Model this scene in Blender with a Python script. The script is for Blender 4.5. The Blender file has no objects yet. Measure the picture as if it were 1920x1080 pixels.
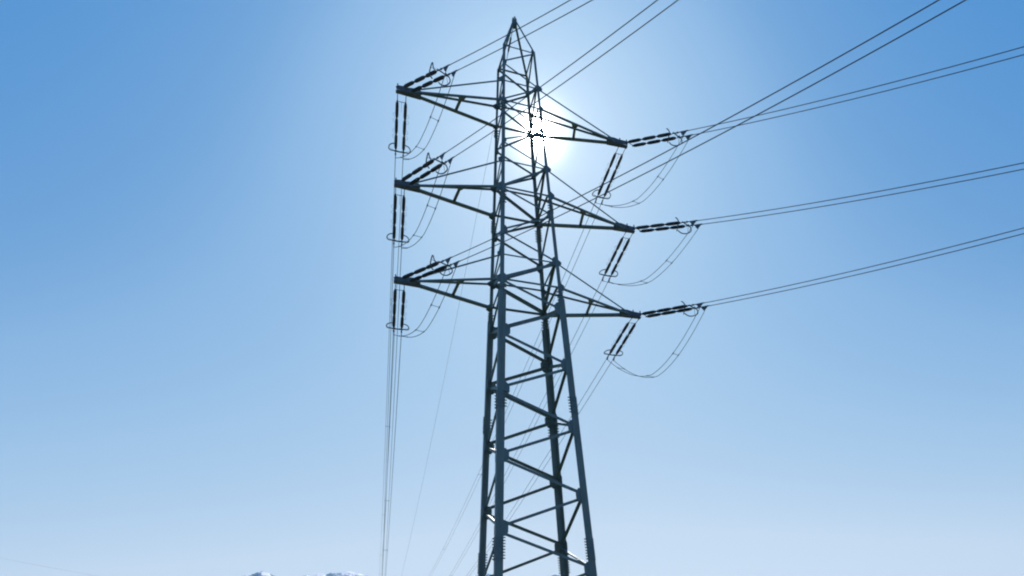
import bpy, bmesh, math, random
from mathutils import Vector, Matrix, noise

# ------------------------------------------------------------------ camera, sky, sun
S = bpy.context.scene
COL = S.collection
F_PX, PITCH, ROLL, CX, CY = 1261.4227, 0.11985, 0.0513, 1155.637, 1093.344
EYE = 1.6
cam_d = bpy.data.cameras.new('camera')
cam = bpy.data.objects.new('camera', cam_d)
COL.objects.link(cam)
cp, sp, cr, sr = math.cos(PITCH), math.sin(PITCH), math.cos(ROLL), math.sin(ROLL)
r0, u0, f0 = Vector((1, 0, 0)), Vector((0, -sp, cp)), Vector((0, cp, sp))
rv = r0 * cr - u0 * sr
uv = r0 * sr + u0 * cr
M = Matrix((rv, uv, -f0)).transposed().to_4x4()
M.translation = Vector((0, 0, EYE))
cam.matrix_world = M
cam_d.sensor_width = 36
cam_d.lens = F_PX / 1920 * 36
cam_d.shift_x = -(CX - 960) / 1920
cam_d.shift_y = (CY - 540) / 1920
cam_d.clip_end = 30000
cam_d.clip_start = 0.1
S.camera = cam
S.view_settings.view_transform = 'Standard'
S.view_settings.look = 'None'
S.view_settings.exposure = 0.0
S.view_settings.gamma = 1.0
S.cycles.volume_bounces = 0
S.cycles.max_bounces = 6
S.cycles.filter_width = 2.05

AUR_L, AUR_TH, AUR_P = 30.0, 0.0145, 5.0
WIDE_L, WIDE_TH = 0.30, 0.085
SUN_EL, SUN_AZ = 40.75, -5.0          # azimuth from +Y towards +X
w = bpy.data.worlds.new('World')
S.world = w
w.use_nodes = True
nt = w.node_tree
bg = nt.nodes['Background']
sky = nt.nodes.new('ShaderNodeTexSky')
sky.sky_type = 'NISHITA'
sky.sun_disc = False
sky.sun_elevation = math.radians(SUN_EL)
sky.sun_rotation = math.radians(SUN_AZ)
sky.altitude = 600
sky.air_density = 1.0
sky.dust_density = 0.4
sky.ozone_density = 2.0
# the clear mountain air is a deeper blue than the model's: its brightness picks the sky colour
sepc = nt.nodes.new('ShaderNodeSeparateColor')
nt.links.new(sky.outputs[0], sepc.inputs[0])
m0 = nt.nodes.new('ShaderNodeMath'); m0.operation = 'MULTIPLY'; m0.inputs[1].default_value = 0.05
nt.links.new(sepc.outputs[1], m0.inputs[0])
rs = nt.nodes.new('ShaderNodeValToRGB')
stops = [(0.05, (.035, .14, .44)), (0.10, (.050, .215, .560)), (0.123, (.078, .285, .638)), (0.155, (.150, .360, .68)), (0.18, (.240, .455, .75)), (0.225, (.34, .55, .80)),
         (0.33, (.54, .695, .875)), (0.40, (.58, .725, .89)), (0.55, (.68, .80, .925)), (0.80, (.93, .97, 1.0)), (1.0, (1.0, 1.0, 1.0))]
while len(rs.color_ramp.elements) < len(stops): rs.color_ramp.elements.new(0.5)
for e_, (p_, c_) in zip(rs.color_ramp.elements, stops):
    e_.position = p_; e_.color = c_ + (1,)
nt.links.new(m0.outputs[0], rs.inputs[0])
up_ = nt.nodes.new('ShaderNodeVectorMath'); up_.operation = 'SCALE'; up_.inputs[3].default_value = 10.0
nt.links.new(rs.outputs[0], up_.inputs[0])
# the sun's disc and the steep aureole round it, by angle from the sun
el, az = math.radians(SUN_EL), math.radians(SUN_AZ)
sdir = Vector((math.sin(az) * math.cos(el), math.cos(az) * math.cos(el), math.sin(el)))
geo = nt.nodes.new('ShaderNodeTexCoord')
def VM(op, a, b):
    n = nt.nodes.new('ShaderNodeVectorMath'); n.operation = op
    nt.links.new(a, n.inputs[0])
    if hasattr(b, 'links'): nt.links.new(b, n.inputs[1])
    else: n.inputs[1].default_value = b
    return n
def MA(op, a, b=None):
    n = nt.nodes.new('ShaderNodeMath'); n.operation = op
    nt.links.new(a, n.inputs[0])
    if b is not None:
        if hasattr(b, 'links'): nt.links.new(b, n.inputs[1])
        else: n.inputs[1].default_value = b
    return n.outputs[0]
nrm = nt.nodes.new('ShaderNodeVectorMath'); nrm.operation = 'NORMALIZE'
nt.links.new(geo.outputs['Generated'], nrm.inputs[0])
dif = VM('SUBTRACT', nrm.outputs[0], tuple(sdir))
ln_ = nt.nodes.new('ShaderNodeVectorMath'); ln_.operation = 'LENGTH'
nt.links.new(dif.outputs[0], ln_.inputs[0])
th = MA('MAXIMUM', ln_.outputs['Value'], 0.0068)
core = MA('MULTIPLY', MA('POWER', MA('DIVIDE', th, AUR_TH), -AUR_P), AUR_L)
wide = MA('MULTIPLY', MA('EXPONENT', MA('MULTIPLY', ln_.outputs['Value'], -1 / WIDE_TH)), WIDE_L)
disc = MA('MULTIPLY', MA('LESS_THAN', ln_.outputs['Value'], 0.0047), 1500.0)
tot = MA('MULTIPLY', MA('ADD', MA('ADD', core, disc), wide), 10.0)
gc = nt.nodes.new('ShaderNodeCombineXYZ')
for q_, k_ in enumerate((0.97, 1.0, 1.0)): nt.links.new(MA('MULTIPLY', tot, k_), gc.inputs[q_])
sum_ = VM('ADD', up_.outputs[0], gc.outputs[0])
nt.links.new(sum_.outputs[0], bg.inputs[0])
bg.inputs[1].default_value = 0.10

sd = bpy.data.lights.new('sun', 'SUN')
sd.energy = 3.0
sd.angle = math.radians(0.53)
sd.color = (1.0, 0.96, 0.9)
sun = bpy.data.objects.new('sun', sd)
COL.objects.link(sun)
el, az = math.radians(SUN_EL), math.radians(SUN_AZ)
sdir = Vector((math.sin(az) * math.cos(el), math.cos(az) * math.cos(el), math.sin(el)))
sun.rotation_euler = sdir.to_track_quat('Z', 'Y').to_euler()
sun.location = (0, 0, 80)

# ------------------------------------------------------------------ helpers
def tag(o, label=None, cat=None, group=None, kind=None):
    if label: o['label'] = label
    if cat: o['category'] = cat
    if group: o['group'] = group
    if kind: o['kind'] = kind
    return o

def empty(name, loc=(0, 0, 0), rz=0.0):
    o = bpy.data.objects.new(name, None)
    o.location = loc
    o.rotation_euler = (0, 0, rz)
    o.empty_display_size = 0.5
    COL.objects.link(o)
    return o

def obj(name, bm, mat, parent=None, smooth=False):
    me = bpy.data.meshes.new(name)
    bmesh.ops.recalc_face_normals(bm, faces=bm.faces)
    bm.to_mesh(me)
    bm.free()
    if smooth:
        for p in me.polygons: p.use_smooth = True
    me.materials.append(mat)
    o = bpy.data.objects.new(name, me)
    COL.objects.link(o)
    if parent: o.parent = parent
    return o

def V(*a): return Vector(a)

def prism(bm, pts, axis):
    """extrude polygon pts (Vectors) along axis vector"""
    a = [bm.verts.new(p) for p in pts]
    b = [bm.verts.new(p + axis) for p in pts]
    bm.faces.new(a[::-1]); bm.faces.new(b)
    n = len(pts)
    for i in range(n):
        bm.faces.new((a[i], a[(i + 1) % n], b[(i + 1) % n], b[i]))

def angle_iron(bm, p0, p1, d1, d2, f1, f2, t):
    """L section from p0 to p1: heel on the line, flanges towards d1 (length f1) and d2 (length f2)"""
    ax = (p1 - p0)
    a = ax.normalized()
    d1 = (d1 - a * d1.dot(a)).normalized()
    d2 = (d2 - a * d2.dot(a))
    d2 = (d2 - d1 * d2.dot(d1)).normalized()
    prof = [(0, 0), (f1, 0), (f1, t), (t, t), (t, f2), (0, f2)]
    prism(bm, [p0 + d1 * x + d2 * y for x, y in prof], ax)

def tube(bm, pts, r, n=6, closed=False, r_end=None):
    pts = [Vector(p) for p in pts]
    rings = []
    up = None
    N = len(pts)
    for i, p in enumerate(pts):
        if i == 0: t = pts[1] - pts[0]
        elif i == N - 1: t = pts[-1] - pts[-2]
        else: t = pts[i + 1] - pts[i - 1]
        t.normalize()
        if up is None:
            up = t.cross(V(0, 0, 1))
            if up.length < 1e-3: up = t.cross(V(1, 0, 0))
            up.normalize()
        up = (up - t * up.dot(t)).normalized()
        s = t.cross(up)
        rr = r if r_end is None else r + (r_end - r) * i / (N - 1)
        rings.append([bm.verts.new(p + (up * math.cos(2 * math.pi * k / n) + s * math.sin(2 * math.pi * k / n)) * rr) for k in range(n)])
    for i in range(N - 1):
        for k in range(n):
            bm.faces.new((rings[i][k], rings[i][(k + 1) % n], rings[i + 1][(k + 1) % n], rings[i + 1][k]))
    bm.faces.new(rings[0][::-1]); bm.faces.new(rings[-1])

def lathe(bm, p0, ax, prof, n=14):
    """prof = [(distance along ax, radius)...]"""
    a = ax.normalized()
    u = a.cross(V(0, 0, 1))
    if u.length < 1e-3: u = a.cross(V(1, 0, 0))
    u.normalize(); s = a.cross(u)
    rings = [[bm.verts.new(p0 + a * z + (u * math.cos(2 * math.pi * k / n) + s * math.sin(2 * math.pi * k / n)) * r) for k in range(n)] for z, r in prof]
    for i in range(len(rings) - 1):
        for k in range(n):
            bm.faces.new((rings[i][k], rings[i][(k + 1) % n], rings[i + 1][(k + 1) % n], rings[i + 1][k]))
    bm.faces.new(rings[0][::-1]); bm.faces.new(rings[-1])

def box_between(bm, p0, p1, side, wd, th):
    """flat bar from p0 to p1, wd wide along side, th thick"""
    a = (p1 - p0).normalized()
    side = (side - a * side.dot(a)).normalized()
    n = a.cross(side)
    pts = [p0 + side * (x * wd / 2) + n * (y * th / 2) for x, y in ((-1, -1), (1, -1), (1, 1), (-1, 1))]
    prism(bm, pts, p1 - p0)

def bolt(bm, p, n, r=0.022, h=0.045):
    n = n.normalized()
    u = n.cross(V(0.31, 0.2, 0.9)).normalized(); s = n.cross(u)
    pts = [p + (u * math.cos(k * math.pi / 3) + s * math.sin(k * math.pi / 3)) * r for k in range(6)]
    prism(bm, pts, n * h)

# ------------------------------------------------------------------ materials
def steel(name, col, var=0.25, metal=0.15, rough=0.58, scale=3.0):
    m = bpy.data.materials.new(name)
    m.use_nodes = True
    t = m.node_tree
    b = t.nodes['Principled BSDF']
    b.inputs['Metallic'].default_value = metal
    tc = t.nodes.new('ShaderNodeTexCoord')
    n1 = t.nodes.new('ShaderNodeTexNoise'); n1.inputs['Scale'].default_value = scale; n1.inputs['Detail'].default_value = 6
    n2 = t.nodes.new('ShaderNodeTexNoise'); n2.inputs['Scale'].default_value = scale * 9; n2.inputs['Detail'].default_value = 3
    mp = t.nodes.new('ShaderNodeMapping'); mp.inputs['Scale'].default_value = (1, 1, 0.25)
    r = t.nodes.new('ShaderNodeValToRGB')
    r.color_ramp.elements[0].position = 0.3; r.color_ramp.elements[1].position = 0.7
    r.color_ramp.elements[0].color = tuple(c * (1 - var) for c in col) + (1,)
    r.color_ramp.elements[1].color = tuple(min(1, c * (1 + var)) for c in col) + (1,)
    mx = t.nodes.new('ShaderNodeMix'); mx.data_type = 'FLOAT'; mx.inputs[0].default_value = 0.35
    t.links.new(tc.outputs['Object'], mp.inputs[0])
    t.links.new(mp.outputs[0], n1.inputs[0]); t.links.new(tc.outputs['Object'], n2.inputs[0])
    t.links.new(n1.outputs[0], mx.inputs[2]); t.links.new(n2.outputs[0], mx.inputs[3])
    t.links.new(mx.outputs[0], r.inputs[0]); t.links.new(r.outputs[0], b.inputs['Base Color'])
    rr = t.nodes.new('ShaderNodeMapRange')
    rr.inputs[3].default_value = rough - 0.1; rr.inputs[4].default_value = rough + 0.12
    t.links.new(n2.outputs[0], rr.inputs[0]); t.links.new(rr.outputs[0], b.inputs['Roughness'])
    return m

M_STEEL = steel('galvanised_steel', (0.135, 0.19, 0.185))
M_PLATE = steel('gusset_steel', (0.125, 0.18, 0.185), 0.2)
M_BOLT = steel('bolt_steel', (0.09, 0.12, 0.15), 0.3)
M_FIT = steel('fitting_steel', (0.10, 0.13, 0.16), 0.25, 0.1, 0.75, 12)
M_WIRE = steel('weathered_aluminium', (0.10, 0.13, 0.17), 0.2, 0.1, 0.8, 8)
M_PORC = steel('dark_porcelain', (0.035, 0.045, 0.050), 0.3, 0.0, 0.5, 10)
M_CONC = steel('concrete', (0.32, 0.31, 0.29), 0.15, 0.0, 0.9, 5)

# ------------------------------------------------------------------ tower geometry (metres, tower frame: x along the arms, y along the line)
X0, Y0, YAW = -5.48038, 45.0, 0.36537
HK = ['K', 'a', 'T2', 'T1', 'b1', 'b', 'M2', 'M1', 'c1', 'c', 'L2', 'L1', 'd1', 'd', 'e1', 'e', 'f1', 'f', 'g1', 'g', 'h1']
HV = [44.85584, 43.39511, 41.86983, 40.21778, 38.29875, 36.88604, 35.31552, 33.20403, 31.62198, 29.79391, 27.99977, 26.14524, 24.38834, 22.30127, 20.25485, 18.1313, 15.86268, 13.57578, 11.13944, 8.73446, 6.17965]
H = {k: v + EYE for k, v in zip(HK, HV)}
H['h'] = 5.2; H['i1'] = 2.6; H['i'] = 0.45
WK, WL, WB, ZAP = 1.09491, 1.99367, 3.39, 48.26958 + EYE
DT = {'T': -0.3055, 'M': -0.36169, 'L': -0.24208}
YT = -0.25028
ARM = {'T': 8.40297, 'M': 8.60275, 'L': 8.69406}

def halfw(z):
    zK, zL = H['K'], H['L1']
    if z > zK: return WK * (ZAP - z) / (ZAP - zK)
    if z > zL: return WL + (WK - WL) * (z - zL) / (zK - zL)
    return WL + (WB - WL) * (zL - z) / (zL - EYE)

SG = {'N': (-1, -1), 'R': (1, -1), 'L': (-1, 1), 'B': (1, 1)}
def node(l, h):
    z = H[h] if isinstance(h, str) else h
    ww = halfw(z); sx, sy = SG[l]
    return V(sx * ww, sy * ww, z)

tower = empty('lattice_tower', (X0, Y0, 0), YAW)
tag(tower, 'tall dark steel lattice pylon with three pairs of crossarms in front of the sun', 'pylon')
TW = Matrix.Translation((X0, Y0, 0)) @ Matrix.Rotation(YAW, 4, 'Z')

# legs: one tapering chain of angle sections each, wider below every splice
seg = [(0.35, 9.1, 0.50, 0.036), (9.1, 19.0, 0.485, 0.034), (19.0, H['L1'] - 1.0, 0.465, 0.032), (H['L1'] - 1.0, H['M1'] - 0.9, 0.25, 0.022),
       (H['M1'] - 0.9, H['T1'] - 0.5, 0.215, 0.02), (H['T1'] - 0.5, H['K'], 0.17, 0.016), (H['K'], ZAP - 0.12, 0.13, 0.014)]
LEG = {}
for l, (sx, sy) in SG.items():
    bm = bmesh.new()
    for z0, z1, f, t in seg:
        p0, p1 = node(l, z0), node(l, z1)
        o_ = V(sx, sy, 0) * f * 0.45 + V(sx, sy, 0) * (0.004 if z0 in (9.1, H['L1'] - 1.0, H['T1'] - 0.5) else 0)
        p0, p1 = p0 + o_, p1 + o_
        if z1 > ZAP - 1: p1 = V(sx * 0.10, sy * 0.10, ZAP - 0.02)
        angle_iron(bm, p0, p1, V(-sx, 0, 0), V(0, -sy, 0), f, f, t)
    LEG[l] = obj('leg', bm, M_STEEL, tower)
    # splices with rows of bolts
    for zc, f, hh in ((9.1, 0.51, 0.75), (19.0, 0.495, 0.62), (H['L1'] - 1.0, 0.30, 0.62), (H['M1'] - 0.9, 0.235, 0.5), (H['T1'] - 0.5, 0.2, 0.4)):
        bm = bmesh.new()
        o_ = V(sx, sy, 0) * (f * 0.45 + 0.010)
        a0, a1 = node(l, zc - hh), node(l, zc + hh)
        angle_iron(bm, a0 + o_, a1 + o_, V(-sx, 0, 0), V(0, -sy, 0), f, f, 0.011)
        ax = (a1 - a0)
        n = int(hh * 2 / 0.18)
        for k in range(n):
            q = a0 + ax * ((k + 0.5) / n) + o_
            for u in (0.22, 0.5, 0.8):
                if k % 2 and u == 0.5: continue
                bolt(bm, q + V(-sx * f * u, sy * 0.001, 0), V(0, sy, 0), 0.034, 0.05)
                bolt(bm, q + V(sx * 0.001, -sy * f * u, 0), V(sx, 0, 0), 0.034, 0.05)
            # bolt tails sticking out past the flange edges, as step bolts do
            bolt(bm, q + V(-sx * (f - 0.01), 0, 0), V(-sx, -sy * 0.2, 0), 0.042, 0.13)
            bolt(bm, q + V(0, -sy * (f - 0.01), 0), V(-sx * 0.2, -sy, 0), 0.042, 0.13)
            bolt(bm, q + V(sx * 0.0, -sy * f * .9, 0), V(sx, 0, 0), 0.042, 0.10)
            bolt(bm, q + V(-sx * f * .9, 0, 0), V(0, sy, 0), 0.042, 0.10)
        obj('splice_plate', bm, M_PLATE, LEG[l])

# faces: (leg that carries the "even" nodes, leg that carries the "odd" nodes, outward normal)
FACES = [('N', 'R', V(0, -1, 0)), ('B', 'L', V(0, 1, 0)), ('N', 'L', V(-1, 0, 0)), ('B', 'R', V(1, 0, 0))]
EVEN_ODD = [('a', 'K'), ('a', 'T2'), ('T1', 'T2'), ('T1', 'b1'), ('b', 'b1'), ('b', 'M2'), ('M1', 'M2'), ('M1', 'c1'), ('c', 'c1'), ('c', 'L2'), ('L1', 'L2'),
            ('L1', 'd1'), ('d', 'd1'), ('d', 'e1'), ('e', 'e1'), ('e', 'f1'), ('f', 'f1'), ('f', 'g1'), ('g', 'g1'), ('g', 'h1'), ('h', 'h1'), ('h', 'i1'), ('i', 'i1')]
def legf(z):
    for z0, z1, f, t in seg:
        if z < z1: return f
    return 0.13
def brace(name, pa, pb, out, f, t, parent, inset=0.02):
    ax = (pb - pa).normalized()
    d1 = out.cross(ax).normalized()
    if d1.z > 0: d1 = -d1
    off = -out * inset - d1 * f * 0.5
    bm = bmesh.new()
    angle_iron(bm, pa + off, pb + off, d1, -out, f, f * 0.85, t)
    return obj(name, bm, M_STEEL, parent)
def leg_in(l, z, other):
    """point on the inner half of a leg's flange, towards the leg 'other'"""
    p = node(l, z); q = node(other, z)
    return p + (q - p).normalized() * legf(z if not isinstance(z, str) else H[z]) * 0.35
def gusset(l, z, other, out, wd, ht, drop=0.0):
    p = node(l, z); q = node(other, z)
    zz = H[z] if isinstance(z, str) else z
    e = (q - p).normalized()
    up = (node(l, zz + 0.5) - node(l, zz - 0.5)).normalized()
    lf = legf(zz)
    li = lf * 0.5
    pts = [(-lf * 0.1, -ht / 2), (li + wd * 0.35, -ht / 2), (li + wd, -ht * 0.24), (li + wd, ht * 0.24), (li + wd * 0.35, ht / 2), (-lf * 0.1, ht / 2)]
    bm = bmesh.new()
    c = p + up * drop + out * (lf * 0.45 - 0.05)
    prism(bm, [c + e * x + up * y for x, y in pts], out * 0.014)
    g = obj('gusset_plate', bm, M_PLATE, tower)
    return g
seen_g = set()
for ev, od, out in FACES:
    for a, b in EVEN_ODD:
        z = H[a]
        f = 0.195 if z < H['d'] + .1 else (0.165 if z < H['L1'] + 1 else (0.13 if z < H['M2'] else 0.105))
        if (a, b) in (('M1', 'M2'), ('L1', 'L2')): f *= 1.35
        if (a, b) == ('T1', 'T2'): f *= 1.1
        pa, pb = leg_in(ev, a, od), leg_in(od, b, ev)
        sh = 0.20 if z < H['L1'] else 0.12
        sgn = 1 if pb.z > pa.z else -1
        pa = pa + V(0, 0, sh * sgn); pb = pb - V(0, 0, sh * sgn)
        brace('diagonal_brace', pa, pb, out, f, 0.014, tower, 0.034)
    for h in ('K', 'T2', 'T1', 'M2', 'M1', 'L2', 'L1'):
        f = {'K': 0.09, 'T2': 0.10, 'T1': 0.12, 'M2': 0.10, 'M1': 0.13, 'L2': 0.10, 'L1': 0.14}[h]
        brace('horizontal_strut', leg_in(ev, h, od), leg_in(od, h, ev), out, f, 0.012, tower, 0.052)
    for l, o, hs in ((ev, od, ('a', 'T1', 'b', 'M1', 'c', 'L1', 'd', 'e', 'f', 'g', 'h')), (od, ev, ('K', 'T2', 'b1', 'M2', 'c1', 'L2', 'd1', 'e1', 'f1', 'g1', 'h1', 'i1'))):
        for h in hs:
            z = H[h]
            if z < H['L1']: wd, ht = 0.34, 0.95
            elif z < H['M1']: wd, ht = 0.22, 0.70
            else: wd, ht = 0.12, 0.36
            gusset(l, h, o, out, wd, ht)

# peak cap
bm = bmesh.new()
lathe(bm, V(0, 0, ZAP - 0.62), V(0, 0, 1), [(0, 0.10), (0.08, 0.20), (0.5, 0.17), (0.62, 0.13)], 8)
obj('peak_cap', bm, M_PLATE, tower)
bm = bmesh.new()
for sx, sy in ((-1, -1), (1, 1), (-1, 1), (1, -1)):
    box_between(bm, V(sx * .12, sy * .12, ZAP - 0.45), V(sx * .12, sy * .12, ZAP + 0.07), V(sx, -sy, 0), 0.13, 0.02)
obj('peak_plate', bm, M_PLATE, tower)
bm = bmesh.new(); tube(bm, [V(0.05, 0, ZAP - 0.05), V(0.05, 0, ZAP + 0.32)], 0.05, 8)
obj('peak_pin', bm, M_BOLT, tower)

# crossarms
ARMS = {}
for lev in 'TML':
    for s in (-1, 1):
        tip = V(s * ARM[lev], YT, H[lev + '1'] + DT[lev])
        fl, bl = ('N', 'L') if s < 0 else ('R', 'B')
        root = empty('crossarm', (0, 0, 0)); root.parent = tower
        zc = 0.17 if lev != 'T' else 0.145
        ends = {}
        for l, big in ((fl, False), (bl, True)):
            f = 0.30 if big else 0.125
            if lev == 'T': f *= 0.95
            p0 = node(l, lev + '1'); sy = SG[l][1]
            p1 = tip + V(-s * 0.9, sy * 0.13, 0.02)
            bm = bmesh.new()
            angle_iron(bm, p0 + V(0, 0, -f * .5), p1 + V(0, 0, -f * .5), V(0, 0, 1), V(0, -sy, 0), f, f * 0.9, 0.016)
            obj('chord', bm, M_STEEL, root)
            ends[l] = (p0, p1)
            p2 = node(l, lev + '2')
            p3 = tip + V(-s * 0.95, sy * 0.09, 0.20)
            bm = bmesh.new()
            angle_iron(bm, p2, p3, V(0, 0, -1), V(0, -sy, 0), 0.115, 0.10, 0.012)
            obj('tie', bm, M_STEEL, root)
            # gusset where chord leaves the leg
            bm = bmesh.new()
            e = (p1 - p0).normalized()
            g0 = p0 + V(0, sy * 0.012, 0)
            prism(bm, [g0 + V(s * x, 0, z) for x, z in [(x_ * (.7 if lev == 'T' else 1), z_ * (.6 if lev == 'T' else 1)) for x_, z_ in ((-.05, -.38), (.10, -.38), (.38, -.18), (.38, .10), (.08, .34), (-.05, .34))]], V(0, sy * 0.014, 0))
            obj('gusset_plate', bm, M_PLATE, root)
            bm = bmesh.new()
            g0 = p2 + V(0, sy * 0.012, 0)
            prism(bm, [g0 + V(s * x, 0, z) for x, z in ((-.05, -.28), (.1, -.28), (.34, -.12), (.34, .05), (.1, .24), (-.05, .24))], V(0, sy * 0.014, 0))
            obj('gusset_plate', bm, M_PLATE, root)
        # cross strut between the chords
        k = 0.50
        q0 = ends[fl][0].lerp(ends[fl][1], 0.46); q1 = ends[bl][0].lerp(ends[bl][1], 0.50)
        bm = bmesh.new()
        box_between(bm, q0 + V(0, 0.1, 0), q1 - V(0, 0.1, 0), V(1, 0, 0), 0.20, 0.05)
        obj('cross_strut', bm, M_STEEL, root)
        bm = bmesh.new()
        prism(bm, [q0 + V(x, y, -0.02) for x, y in ((-.32, .03), (.32, .03), (.12, .42), (-.12, .42))], V(0, 0, -0.014))
        obj('strut_gusset', bm, M_PLATE, root)
        # tip: two side plates, base plate, lugs
        bm = bmesh.new()
        for yy, zz in ((-0.135, 0.05), (0.135, 0.0)):
            prism(bm, [tip + V(s * x, yy, z + zz) for x, z in ((-1.55, -.14), (0.12, -.13), (0.16, 0.06), (0.06, .13), (-.5, .16), (-1.0, .24), (-1.5, .20))], V(0, 0.02, 0))
        prism(bm, [tip + V(s * x, y, -0.165) for x, y in ((-1.5, -.22), (.12, -.15), (.16, .15), (-1.5, .24))], V(0, 0, 0.016))
        obj('tip_plate', bm, M_BOLT, root)
        for xo in (0.03, -0.53):
            bm = bmesh.new()
            prism(bm, [tip + V(s * xo - .012, y, z) for y, z in ((-.20, -.05), (.20, -.05), (.16, -.24), (-.16, -.24))], V(0.024, 0, 0))
            obj('tip_lug', bm, M_BOLT, root)
            bm = bmesh.new()
            tube(bm, [tip + V(s * xo, -0.17, 0.10), tip + V(s * xo, -0.17, 0.30)], 0.045, 6)
            obj('tip_pin', bm, M_BOLT, root)
        ARMS[('l' if s < 0 else 'r') + lev] = tip

# footings
for l, (sx, sy) in SG.items():
    bm = bmesh.new()
    c = node(l, 0.35) + V(-sx * .15, -sy * .15, 0)
    lathe(bm, V(c.x, c.y, -0.6), V(0, 0, 1), [(0, 0.75), (0.9, 0.7), (0.98, 0.6)], 20)
    f_ = obj('concrete_footing', bm, M_CONC, tower)

# ------------------------------------------------------------------ insulators, conductors, jumpers
KEYS = ['lT', 'lM', 'lL', 'rT', 'rM', 'rL']
NEAR = dict(phi=[2.33872, 2.36675, 2.3095, 2.32589, 2.31116, 2.32157], s=[-0.44156, -0.27951, -0.22816, -0.47336, -0.42059, -0.2822], k=[0.002] * 6, L=6.43)
FAR = dict(phi=[-0.34765, -0.34735, -0.34922, -0.3705, -0.35777, -0.36459], s=[-0.06872, -0.12025, -0.12029, -0.12284, -0.11285, -0.11478],
           k=[v * 1e-3 for v in (0.29126, 0.22335, 0.26662, 0.2826, 0.27691, 0.36744)], L=5.89)
HALF = 0.28
def start(kk):
    lev = kk[1]; s = -1 if kk[0] == 'l' else 1
    return TW @ V(s * (ARM[lev] - 0.25), YT, H[lev + '1'] + DT[lev] - 0.1)
def span_pt(kk, D, i, t, side=0.0):
    p = start(kk); phi = D['phi'][i]
    perp = V(math.cos(phi), -math.sin(phi), 0)          # horizontal, across the span
    if perp.x < 0: perp = -perp
    return p + V(math.sin(phi) * t, math.cos(phi) * t, D['s'][i] * t + D['k'][i] * t * t) + perp * side

def porcelain_bm(p0, ax, L=1.33, R=0.116, sheds=15):
    bm = bmesh.new()
    prof = [(0, 0.06), (0.03, 0.075), (0.07, 0.075)]
    z0, z1 = 0.075, L - 0.075
    for k in range(sheds):
        z = z0 + (z1 - z0) * k / sheds; d = (z1 - z0) / sheds
        g = min(1.0, 0.86 + 0.14 * min(k, sheds - 1 - k) / 2)
        prof += [(z, 0.055), (z + d * 0.30, R * g), (z + d * 0.62, R * g * 0.97), (z + d * 0.70, 0.055)]
    prof += [(L - 0.07, 0.075), (L - 0.03, 0.075), (L, 0.06)]
    lathe(bm, p0, ax, prof, 12)
    return bm

proto_units = {}
def add_unit(parent, p, ax, L):
    """one long-rod unit; all units share one mesh, turned into place"""
    key = round(L, 2)
    if key not in proto_units:
        o = obj('insulator_unit', porcelain_bm(V(0, 0, 0), V(0, 0, 1), L), M_PORC)
        proto_units[key] = o
        first = True
    else:
        o = proto_units[key].copy(); COL.objects.link(o); first = False
    o.parent = parent
    o.location = p
    o.rotation_mode = 'QUATERNION'
    o.rotation_quaternion = ax.to_track_quat('Z', 'Y')
    return o

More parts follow.
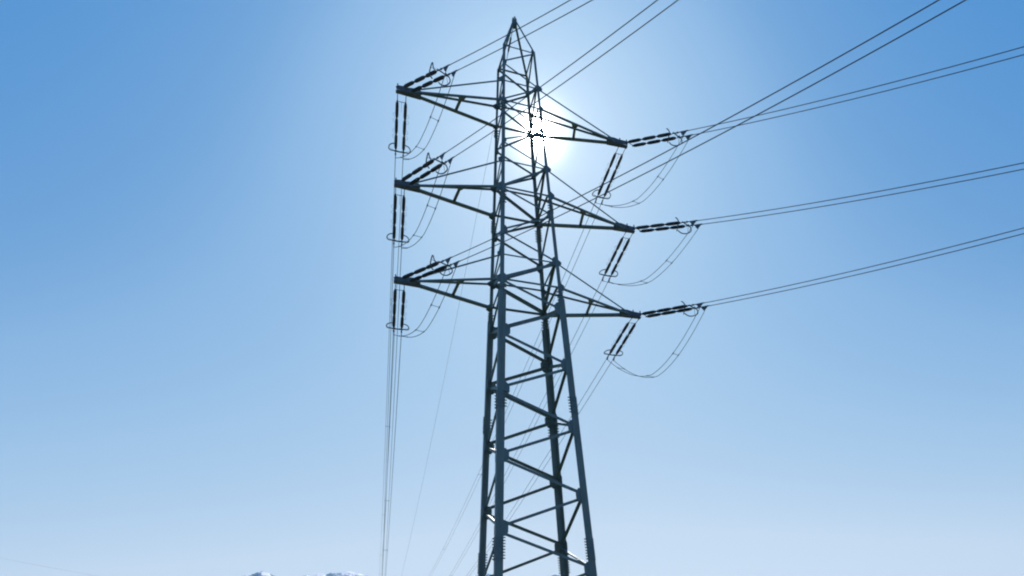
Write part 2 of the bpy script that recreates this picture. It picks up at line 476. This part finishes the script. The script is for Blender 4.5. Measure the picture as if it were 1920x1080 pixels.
WHERE = {'lT': 'top left crossarm', 'lM': 'middle left crossarm', 'lL': 'bottom left crossarm', 'rT': 'top right crossarm', 'rM': 'middle right crossarm', 'rL': 'bottom right crossarm'}
def assembly(kk, i, D, near):
    L = D['L']
    c0 = span_pt(kk, D, i, 0)
    phi = D['phi'][i]
    perp = V(math.cos(phi), -math.sin(phi), 0)
    if perp.x < 0: perp = -perp
    ax = (span_pt(kk, D, i, L) - c0).normalized()
    up = perp.cross(ax)
    if up.z < 0: up = -up
    root = empty('insulator_string', c0)
    if near:
        lab = 'double insulator string slanting up to the right from the tip of the %s' % WHERE[kk] if kk[0] == 'l' else \
              'double insulator string pulled out sideways from the tip of the %s' % WHERE[kk]
        tag(root, lab, 'insulator', 'insulator strings pulled to the right')
        t0, t1, ty = 0.85, 4.97, 5.15
    else:
        lab = 'double insulator string pointing straight down from the tip of the %s' % WHERE[kk] if kk[0] == 'l' else \
              'double insulator string slanting down to the left from the tip of the %s' % WHERE[kk]
        tag(root, lab, 'insulator', 'insulator strings hanging from the arm tips')
        t0, t1, ty = 0.86, 5.02, 5.22
    LS = (span_pt(kk, D, i, L) - c0).length / L
    P = lambda t, side, u=0.0: ax * (t * LS) + perp * side + up * u      # local to root
    gap = 0.05
    U = (t1 - t0 - 2 * gap) / 3
    for sd_ in (-HALF, HALF):
        # link from the crossarm tip (tip lugs sit along the arm)
        lev = kk[1]; s = -1 if kk[0] == 'l' else 1
        xo = 0.03 if sd_ * s > 0 else -0.53
        lug = (TW @ (ARMS[kk] + V(s * xo, 0.15 if not near else -0.15, -0.18 if not near else 0.18))) - c0
        bm = bmesh.new()
        tube(bm, [lug, lug.lerp(P(t0, sd_), 0.5), P(t0 + 0.02, sd_)], 0.026, 6)
        lathe(bm, P(t0 - 0.12, sd_), ax, [(0, 0.03), (0.03, 0.055), (0.1, 0.055), (0.13, 0.03)], 8)
        obj('link_rod', bm, M_FIT, root)
        for k in range(3):
            a = t0 + k * (U + gap)
            add_unit(root, P(a, sd_), ax, U)
            if k < 2:
                bm = bmesh.new()
                tube(bm, [P(a + U - 0.01, sd_), P(a + U + gap + 0.01, sd_)], 0.06, 6)
                obj('ball_socket', bm, M_FIT, root)
        # small arcing horns: thin bowed rods beside the joints
        so = 1 if sd_ > 0 else -1
        if not near:
            for k in range(1, 3):
                a = t0 + k * (U + gap) - gap / 2
                bm = bmesh.new()
                for dr in (-1, 1):
                    pts = []
                    for j in range(7):
                        an = math.pi * j / 6
                        pts.append(P(a + dr * (0.05 + 0.20 * (1 - math.cos(an)) / 1.0), sd_ + so * (0.04 + 0.22 * math.sin(an)), 0.05))
                    tube(bm, pts[:6], 0.009, 4)
                obj('arcing_horn', bm, M_FIT, root)
        # grading ring: open D-shaped loop outside the last unit
        bm = bmesh.new()
        if near:
            if so > 0: pts = [(ty + .05, -.12, .05), (ty + .12, .04, -.04), (ty + .2, .14, -.17), (ty + .15, .22, -.31), (ty - .05, .2, -.42), (ty - .3, .13, -.46), (ty - .55, .04, -.41), (ty - .75, -.05, -.27)]
            elif kk[0] == 'r': pts = [(ty - .62, -.2, .30), (ty - .5, -.17, .24), (ty - .38, -.12, .1), (ty - .34, -.1, 0), (ty - .38, -.05, -.15), (ty - .44, .03, -.32), (ty - .5, .11, -.46), (ty - .52, .14, -.5)]
            else: pts = [(ty - .28, -.16, .02), (ty - .40, -.2, .2), (ty - .50, -.2, .40), (ty - .62, -.2, .46), (ty - .76, -.18, .25), (ty - .84, -.15, 0), (ty - .85, -.05, -.15), (ty - .80, .08, -.27)]
        else:
            pts = [(ty - .02, so * -.14, .04), (ty, so * .02, .04), (ty + .02, so * .30, .03), (ty - .04, so * .44, .02), (ty - .22, so * .50, 0), (ty - .48, so * .45, -.02), (ty - .68, so * .30, -.04), (ty - .76, so * .12, -.05)]
        P3 = [P(a, sd_ + b, c) for a, b, c in pts]
        # smooth it
        sm = []
        for j in range(len(P3) - 1):
            p_1 = P3[max(j - 1, 0)]; p_2 = P3[j]; p_3 = P3[j + 1]; p_4 = P3[min(j + 2, len(P3) - 1)]
            for q in range(4):
                t = q / 4
                sm.append(0.5 * ((2 * p_2) + (p_3 - p_1) * t + (2 * p_1 - 5 * p_2 + 4 * p_3 - p_4) * t * t + (3 * p_2 - p_1 - 3 * p_3 + p_4) * t ** 3))
        sm.append(P3[-1])
        tube(bm, sm, 0.036, 8)
        gr = obj('grading_ring', bm, M_FIT, root, True)
        bm = bmesh.new()
        tube(bm, [P(ty, sd_, 0), P3[4]], 0.012, 5)
        obj('ring_stay', bm, M_FIT, gr)
        # dead-end clamp with its triangular plate
        bm = bmesh.new()
        tube(bm, [P(t1, sd_), P(ty + .3, sd_)], 0.035, 6)
        lathe(bm, P(ty + .2, sd_), ax, [(0, .03), (.04, .06), (.14, .06), (.2, .035)], 8)
        cstart = P(L - 0.75 if near else L - 0.4, sd_)
        tube(bm, [P(ty + .3, sd_), P(L, sd_)], 0.030, 8)
        if near:
            e = perp * 0.02
            prism(bm, [P(L - .78, sd_, .03) - e, P(L - .12, sd_, .05) - e, P(L - .38, sd_, -.26) - e, P(L - .48, sd_, -.26) - e], e * 2)
        else:
            e = perp * 0.02
            prism(bm, [P(L - .42, sd_, .05) - e, P(L - .02, sd_, .05) - e, P(L - .16, sd_, -.2) - e, P(L - .30, sd_, -.2) - e], e * 2)
        obj('dead_end_clamp', bm, M_FIT, root)
    bm = bmesh.new()
    box_between(bm, P(ty, -HALF - .12), P(ty, HALF + .12), ax, 0.11, 0.03)
    obj('yoke_bar', bm, M_FIT, root)
    if not near:
        bm = bmesh.new()
        tube(bm, [P(t0 - .05, -HALF - .05), P(t0 - .05, HALF + .05)], 0.02, 6)
        tube(bm, [P(t0 - .05, 0), P(t0 + .75, 0.01, -.05)], 0.010, 5)
        obj('spreader_bar', bm, M_FIT, root)

def resample(n, t0, t1, pw=1.6):
    return [t0 + (t1 - t0) * (j / (n - 1)) ** pw for j in range(n)]

def bundle(kk, i, D, near):
    tend = 150 if near else 430
    c0 = span_pt(kk, D, i, D['L'])
    root = empty('conductor_bundle', c0)
    if near:
        lab = 'pair of taut black wires rising to the upper right from the %s' % WHERE[kk] if kk[0] == 'l' else \
              'pair of black wires running to the right edge from the %s' % WHERE[kk]
        tag(root, lab, 'power line', 'conductors towards the right')
    else:
        lab = 'pair of thin wires dropping nearly straight down from the %s' % WHERE[kk] if kk[0] == 'l' else \
              'wire pair slanting down leftwards behind the pylon from the %s' % WHERE[kk]
        tag(root, lab, 'power line', 'conductors towards the mountains')
    for sd_ in (-HALF, HALF):
        bm = bmesh.new()
        pts = [span_pt(kk, D, i, t, sd_) - c0 for t in resample(70, D['L'] - 0.12, tend)]
        tube(bm, pts, 0.0235, 6, r_end=0.018)
        obj('wire', bm, M_WIRE, root, True)
    spots = [75] if near else [58 + 3 * i, 112 + 2 * i, 170, 230, 290, 350, 400]
    for t in spots:
        bm = bmesh.new()
        a, b = span_pt(kk, D, i, t, -HALF) - c0, span_pt(kk, D, i, t, HALF) - c0
        tube(bm, [a, b], 0.022, 6)
        for q in (a, b):
            tube(bm, [q - V(0, .08, 0), q + V(0, .08, 0)], 0.05, 6)
        obj('spacer', bm, M_FIT, root)

SAG = {'lT': 2.1, 'lM': 2.0, 'lL': 2.0, 'rT': 2.5, 'rM': 2.2, 'rL': 3.3}
def jumper(kk, i):
    a0 = span_pt(kk, NEAR, i, NEAR['L'] - .42, 0); b0 = span_pt(kk, FAR, i, FAR['L'] - .22, 0)
    root = empty('jumper_loop', a0)
    tag(root, 'pair of slack looped wires slung under the tip of the %s' % WHERE[kk], 'jumper cable', 'jumper loops under the arm tips')
    curves = []
    for sd_ in (-HALF, HALF):
        a = span_pt(kk, NEAR, i, NEAR['L'] - .42, sd_) - V(0, 0, .25); b = span_pt(kk, FAR, i, FAR['L'] - .22, sd_) - V(0, 0, .18)
        # the loop is drawn a little closer together low down
        pts = []
        for j in range(41):
            u = j / 40
            p = a.lerp(b, u)
            p.z -= 4 * (SAG[kk] - 0.25) * (u * (1 - u)) * (1 + 0.35 * (0.5 - abs(u - 0.5)) - 0.17)
            pts.append(p - a0)
        curves.append(pts)
        bm = bmesh.new(); tube(bm, pts, 0.021, 6)
        obj('jumper_wire', bm, M_WIRE, root, True)
    for j in (11, 22, 35):
        bm = bmesh.new()
        a, b = curves[0][j], curves[1][j]
        tube(bm, [a, b], 0.016, 6)
        d = (curves[0][j + 1] - curves[0][j - 1]).normalized() * .07
        for q in (a, b): tube(bm, [q - d, q + d], 0.042, 6)
        obj('spacer', bm, M_FIT, root)

for i, kk in enumerate(KEYS):
    assembly(kk, i, NEAR, True)
    assembly(kk, i, FAR, False)
    bundle(kk, i, NEAR, True)
    bundle(kk, i, FAR, False)
    jumper(kk, i)

# earth wire from the peak
ep = TW @ V(0, 0, ZAP - 0.35)
def ept(t): return ep + V(math.sin(-0.41164) * t, math.cos(-0.41164) * t, -0.4211 * t + 0.000812 * t * t + 0.35)
root = empty('earth_wire', ept(0))
tag(root, 'single hair-thin wire falling away behind from the very peak of the pylon', 'earth wire')
bm = bmesh.new(); tube(bm, [ept(t) - ept(0) for t in resample(60, 2.4, 420)], 0.011, 5)
obj('wire', bm, M_WIRE, root, True)
bm = bmesh.new()
tube(bm, [V(0, 0, -.3), ept(1.0) - ept(0)], 0.025, 6)
lathe(bm, ept(1.0) - ept(0), ept(2.4) - ept(1.0), [(0, .03), (.1, .07), (.9, .07), (1.1, .03), (1.6, .02)], 8)
obj('dead_end_clamp', bm, M_FIT, root)

def ray(px, py):
    a = (px - CX); b = (CY - py)
    v = rv * a + uv * b + f0 * F_PX
    return v.normalized()

# another, far-off line at the lower left
O = V(0, 0, EYE)
a = O + ray(-260, 990) * 900; b = O + ray(330, 1102) * 1000
pts = []
for j in range(40):
    u = j / 39; p = a.lerp(b, u); p.z -= 4 * 4.0 * u * (1 - u); pts.append(p)
bm = bmesh.new(); tube(bm, pts, 0.06, 5)
tag(obj('distant_wire', bm, M_WIRE, None, True), 'faint distant wire sloping down in the lower left corner of the sky', 'power line')

# ------------------------------------------------------------------ ground and mountains
def ground_z(x, y):
    r = math.hypot(x, y - 20)
    u = max(0.0, min(1.0, (r - 75) / 330)); u = u * u * (3 - 2 * u)
    return -62 * u + 1.2 * u * noise.noise(V(x / 60, y / 60, 0)) * 4
bm = bmesh.new()
rings = [0, 8, 16, 25, 35, 47, 60, 75, 95, 120, 150, 190, 240, 300, 370, 450, 600, 900, 1400, 2200, 3400]
NA = 72; prev = None
for ri, r in enumerate(rings):
    if r == 0:
        prev = [bm.verts.new((0, 20, ground_z(0, 20)))]; continue
    cur = []
    for k in range(NA):
        an = 2 * math.pi * k / NA
        x, y = r * math.cos(an), 20 + r * math.sin(an)
        cur.append(bm.verts.new((x, y, ground_z(x, y))))
    for k in range(NA):
        if len(prev) == 1: bm.faces.new((prev[0], cur[k], cur[(k + 1) % NA]))
        else: bm.faces.new((prev[k], cur[k], cur[(k + 1) % NA], prev[(k + 1) % NA]))
    prev = cur
mg = bpy.data.materials.new('meadow'); mg.use_nodes = True
t = mg.node_tree; b_ = t.nodes['Principled BSDF']; b_.inputs['Roughness'].default_value = 0.95
tc = t.nodes.new('ShaderNodeTexCoord')
n1 = t.nodes.new('ShaderNodeTexNoise'); n1.inputs['Scale'].default_value = 0.08; n1.inputs['Detail'].default_value = 8
rp = t.nodes.new('ShaderNodeValToRGB')
rp.color_ramp.elements[0].color = (0.055, 0.075, 0.025, 1); rp.color_ramp.elements[1].color = (0.16, 0.15, 0.07, 1)
rp.color_ramp.elements[0].position = 0.35; rp.color_ramp.elements[1].position = 0.65
t.links.new(tc.outputs['Object'], n1.inputs[0]); t.links.new(n1.outputs[0], rp.inputs[0]); t.links.new(rp.outputs[0], b_.inputs['Base Color'])
tag(obj('ground', bm, mg, None, True), kind='structure')

# mountain chain: real relief whose crest follows the skyline
SKY = [(-400, 1112), (0, 1108), (200, 1104), (380, 1092), (440, 1084), (455, 1080), (470, 1077.5), (478, 1075), (486, 1071), (494, 1072.5), (505, 1075), (515, 1078.5), (530, 1086), (552, 1085), (575, 1078.5),
       (592, 1075.5), (615, 1076), (640, 1073.5), (652, 1071.5), (664, 1072.5), (678, 1076), (692, 1080.5), (720, 1090), (800, 1094), (860, 1086), (885, 1079), (905, 1076.5), (925, 1077), (938, 1080),
       (985, 1092), (1020, 1084), (1036, 1079), (1045, 1077), (1055, 1079), (1066, 1086), (1120, 1096), (1300, 1104), (1920, 1118), (2400, 1122)]
def crest(px):
    for (x0, y0), (x1, y1) in zip(SKY, SKY[1:]):
        if x0 <= px <= x1:
            return y0 + (y1 - y0) * (px - x0) / (x1 - x0)
    return 1120
bm = bmesh.new()
MD = 3000.0
ND = 27
cols = []
px = -400.0
xs = []
while px <= 2400:
    xs.append(px)
    px += 2.5 if 430 < px < 720 or 860 < px < 1080 else 9
for px in xs:
    d = ray(px, crest(px))
    h = math.hypot(d.x, d.y)
    dirx, diry = d.x / h, d.y / h
    zc = EYE + MD * d.z / h
    col = []
    for j in range(ND):
        u = j / (ND - 1) * 2 - 1                     # -1 near foot, 0 crest, 1 far foot
        dist = MD + u * 800
        fall = abs(u) ** 0.85
        x, y = dirx * dist, diry * dist
        z = zc - (zc + 66) * fall
        rel = math.sin(math.pi * min(1, abs(u) * 1.15)) if abs(u) < 0.87 else 0
        z += rel * (noise.fractal(V(x / 130, y / 130, 3.1), 1.0, 2.1, 6) * 34 - 14 * abs(noise.noise(V(x / 50, y / 50, 7))))
        if j == ND // 2: z += 5 * noise.noise(V(x / 22, y / 22, 1)) + 3 * noise.noise(V(x / 9, y / 9, 5))
        col.append(bm.verts.new((x, y, max(z, -70))))
    cols.append(col)
for c0, c1 in zip(cols, cols[1:]):
    for j in range(ND - 1):
        bm.faces.new((c0[j], c1[j], c1[j + 1], c0[j + 1]))
mm = bpy.data.materials.new('snowy_haze_blue_rock'); mm.use_nodes = True
t = mm.node_tree; b_ = t.nodes['Principled BSDF']; b_.inputs['Roughness'].default_value = 0.85
tc = t.nodes.new('ShaderNodeTexCoord'); sep = t.nodes.new('ShaderNodeSeparateXYZ')
n1 = t.nodes.new('ShaderNodeTexNoise'); n1.inputs['Scale'].default_value = 0.013; n1.inputs['Detail'].default_value = 7; n1.inputs['Roughness'].default_value = 0.65
ma = t.nodes.new('ShaderNodeMath'); ma.operation = 'MULTIPLY_ADD'; ma.inputs[1].default_value = 300
mr = t.nodes.new('ShaderNodeMapRange'); mr.inputs[1].default_value = 565; mr.inputs[2].default_value = 582
haze_blue_rock = t.nodes.new('ShaderNodeValToRGB')
haze_blue_rock.color_ramp.elements[0].color = (0.02, 0.13, 0.25, 1); haze_blue_rock.color_ramp.elements[1].color = (0.05, 0.24, 0.38, 1)  # blue of the distant air painted into the rock colour
n2 = t.nodes.new('ShaderNodeTexNoise'); n2.inputs['Scale'].default_value = 0.04; n2.inputs['Detail'].default_value = 6
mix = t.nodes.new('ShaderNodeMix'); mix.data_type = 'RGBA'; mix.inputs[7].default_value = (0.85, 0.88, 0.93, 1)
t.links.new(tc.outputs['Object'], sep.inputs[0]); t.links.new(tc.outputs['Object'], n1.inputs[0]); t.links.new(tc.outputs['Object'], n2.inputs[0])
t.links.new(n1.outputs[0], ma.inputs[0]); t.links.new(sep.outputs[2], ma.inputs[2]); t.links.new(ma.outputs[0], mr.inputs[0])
t.links.new(n2.outputs[0], haze_blue_rock.inputs[0]); t.links.new(haze_blue_rock.outputs[0], mix.inputs[6]); t.links.new(mr.outputs[0], mix.inputs[0])
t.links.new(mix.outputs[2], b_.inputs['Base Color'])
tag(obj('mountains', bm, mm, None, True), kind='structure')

# ------------------------------------------------------------------ the air
zt = 520
bm = bmesh.new()
bmesh.ops.create_cube(bm, size=1, matrix=Matrix.Translation((0, 0, (zt - 72) / 2)) @ Matrix.Diagonal((8600, 8600, zt + 72, 1)))
mh = bpy.data.materials.new('haze'); mh.use_nodes = True
t = mh.node_tree
t.nodes.remove(t.nodes['Principled BSDF'])
pv = t.nodes.new('ShaderNodeVolumePrincipled')
pv.inputs['Color'].default_value = (0.80, 0.92, 1.0, 1)
pv.inputs['Density'].default_value = 4.0e-5
pv.inputs['Anisotropy'].default_value = 0.45
t.links.new(pv.outputs[0], t.nodes['Material Output'].inputs['Volume'])
tag(obj('haze', bm, mh), kind='stuff')
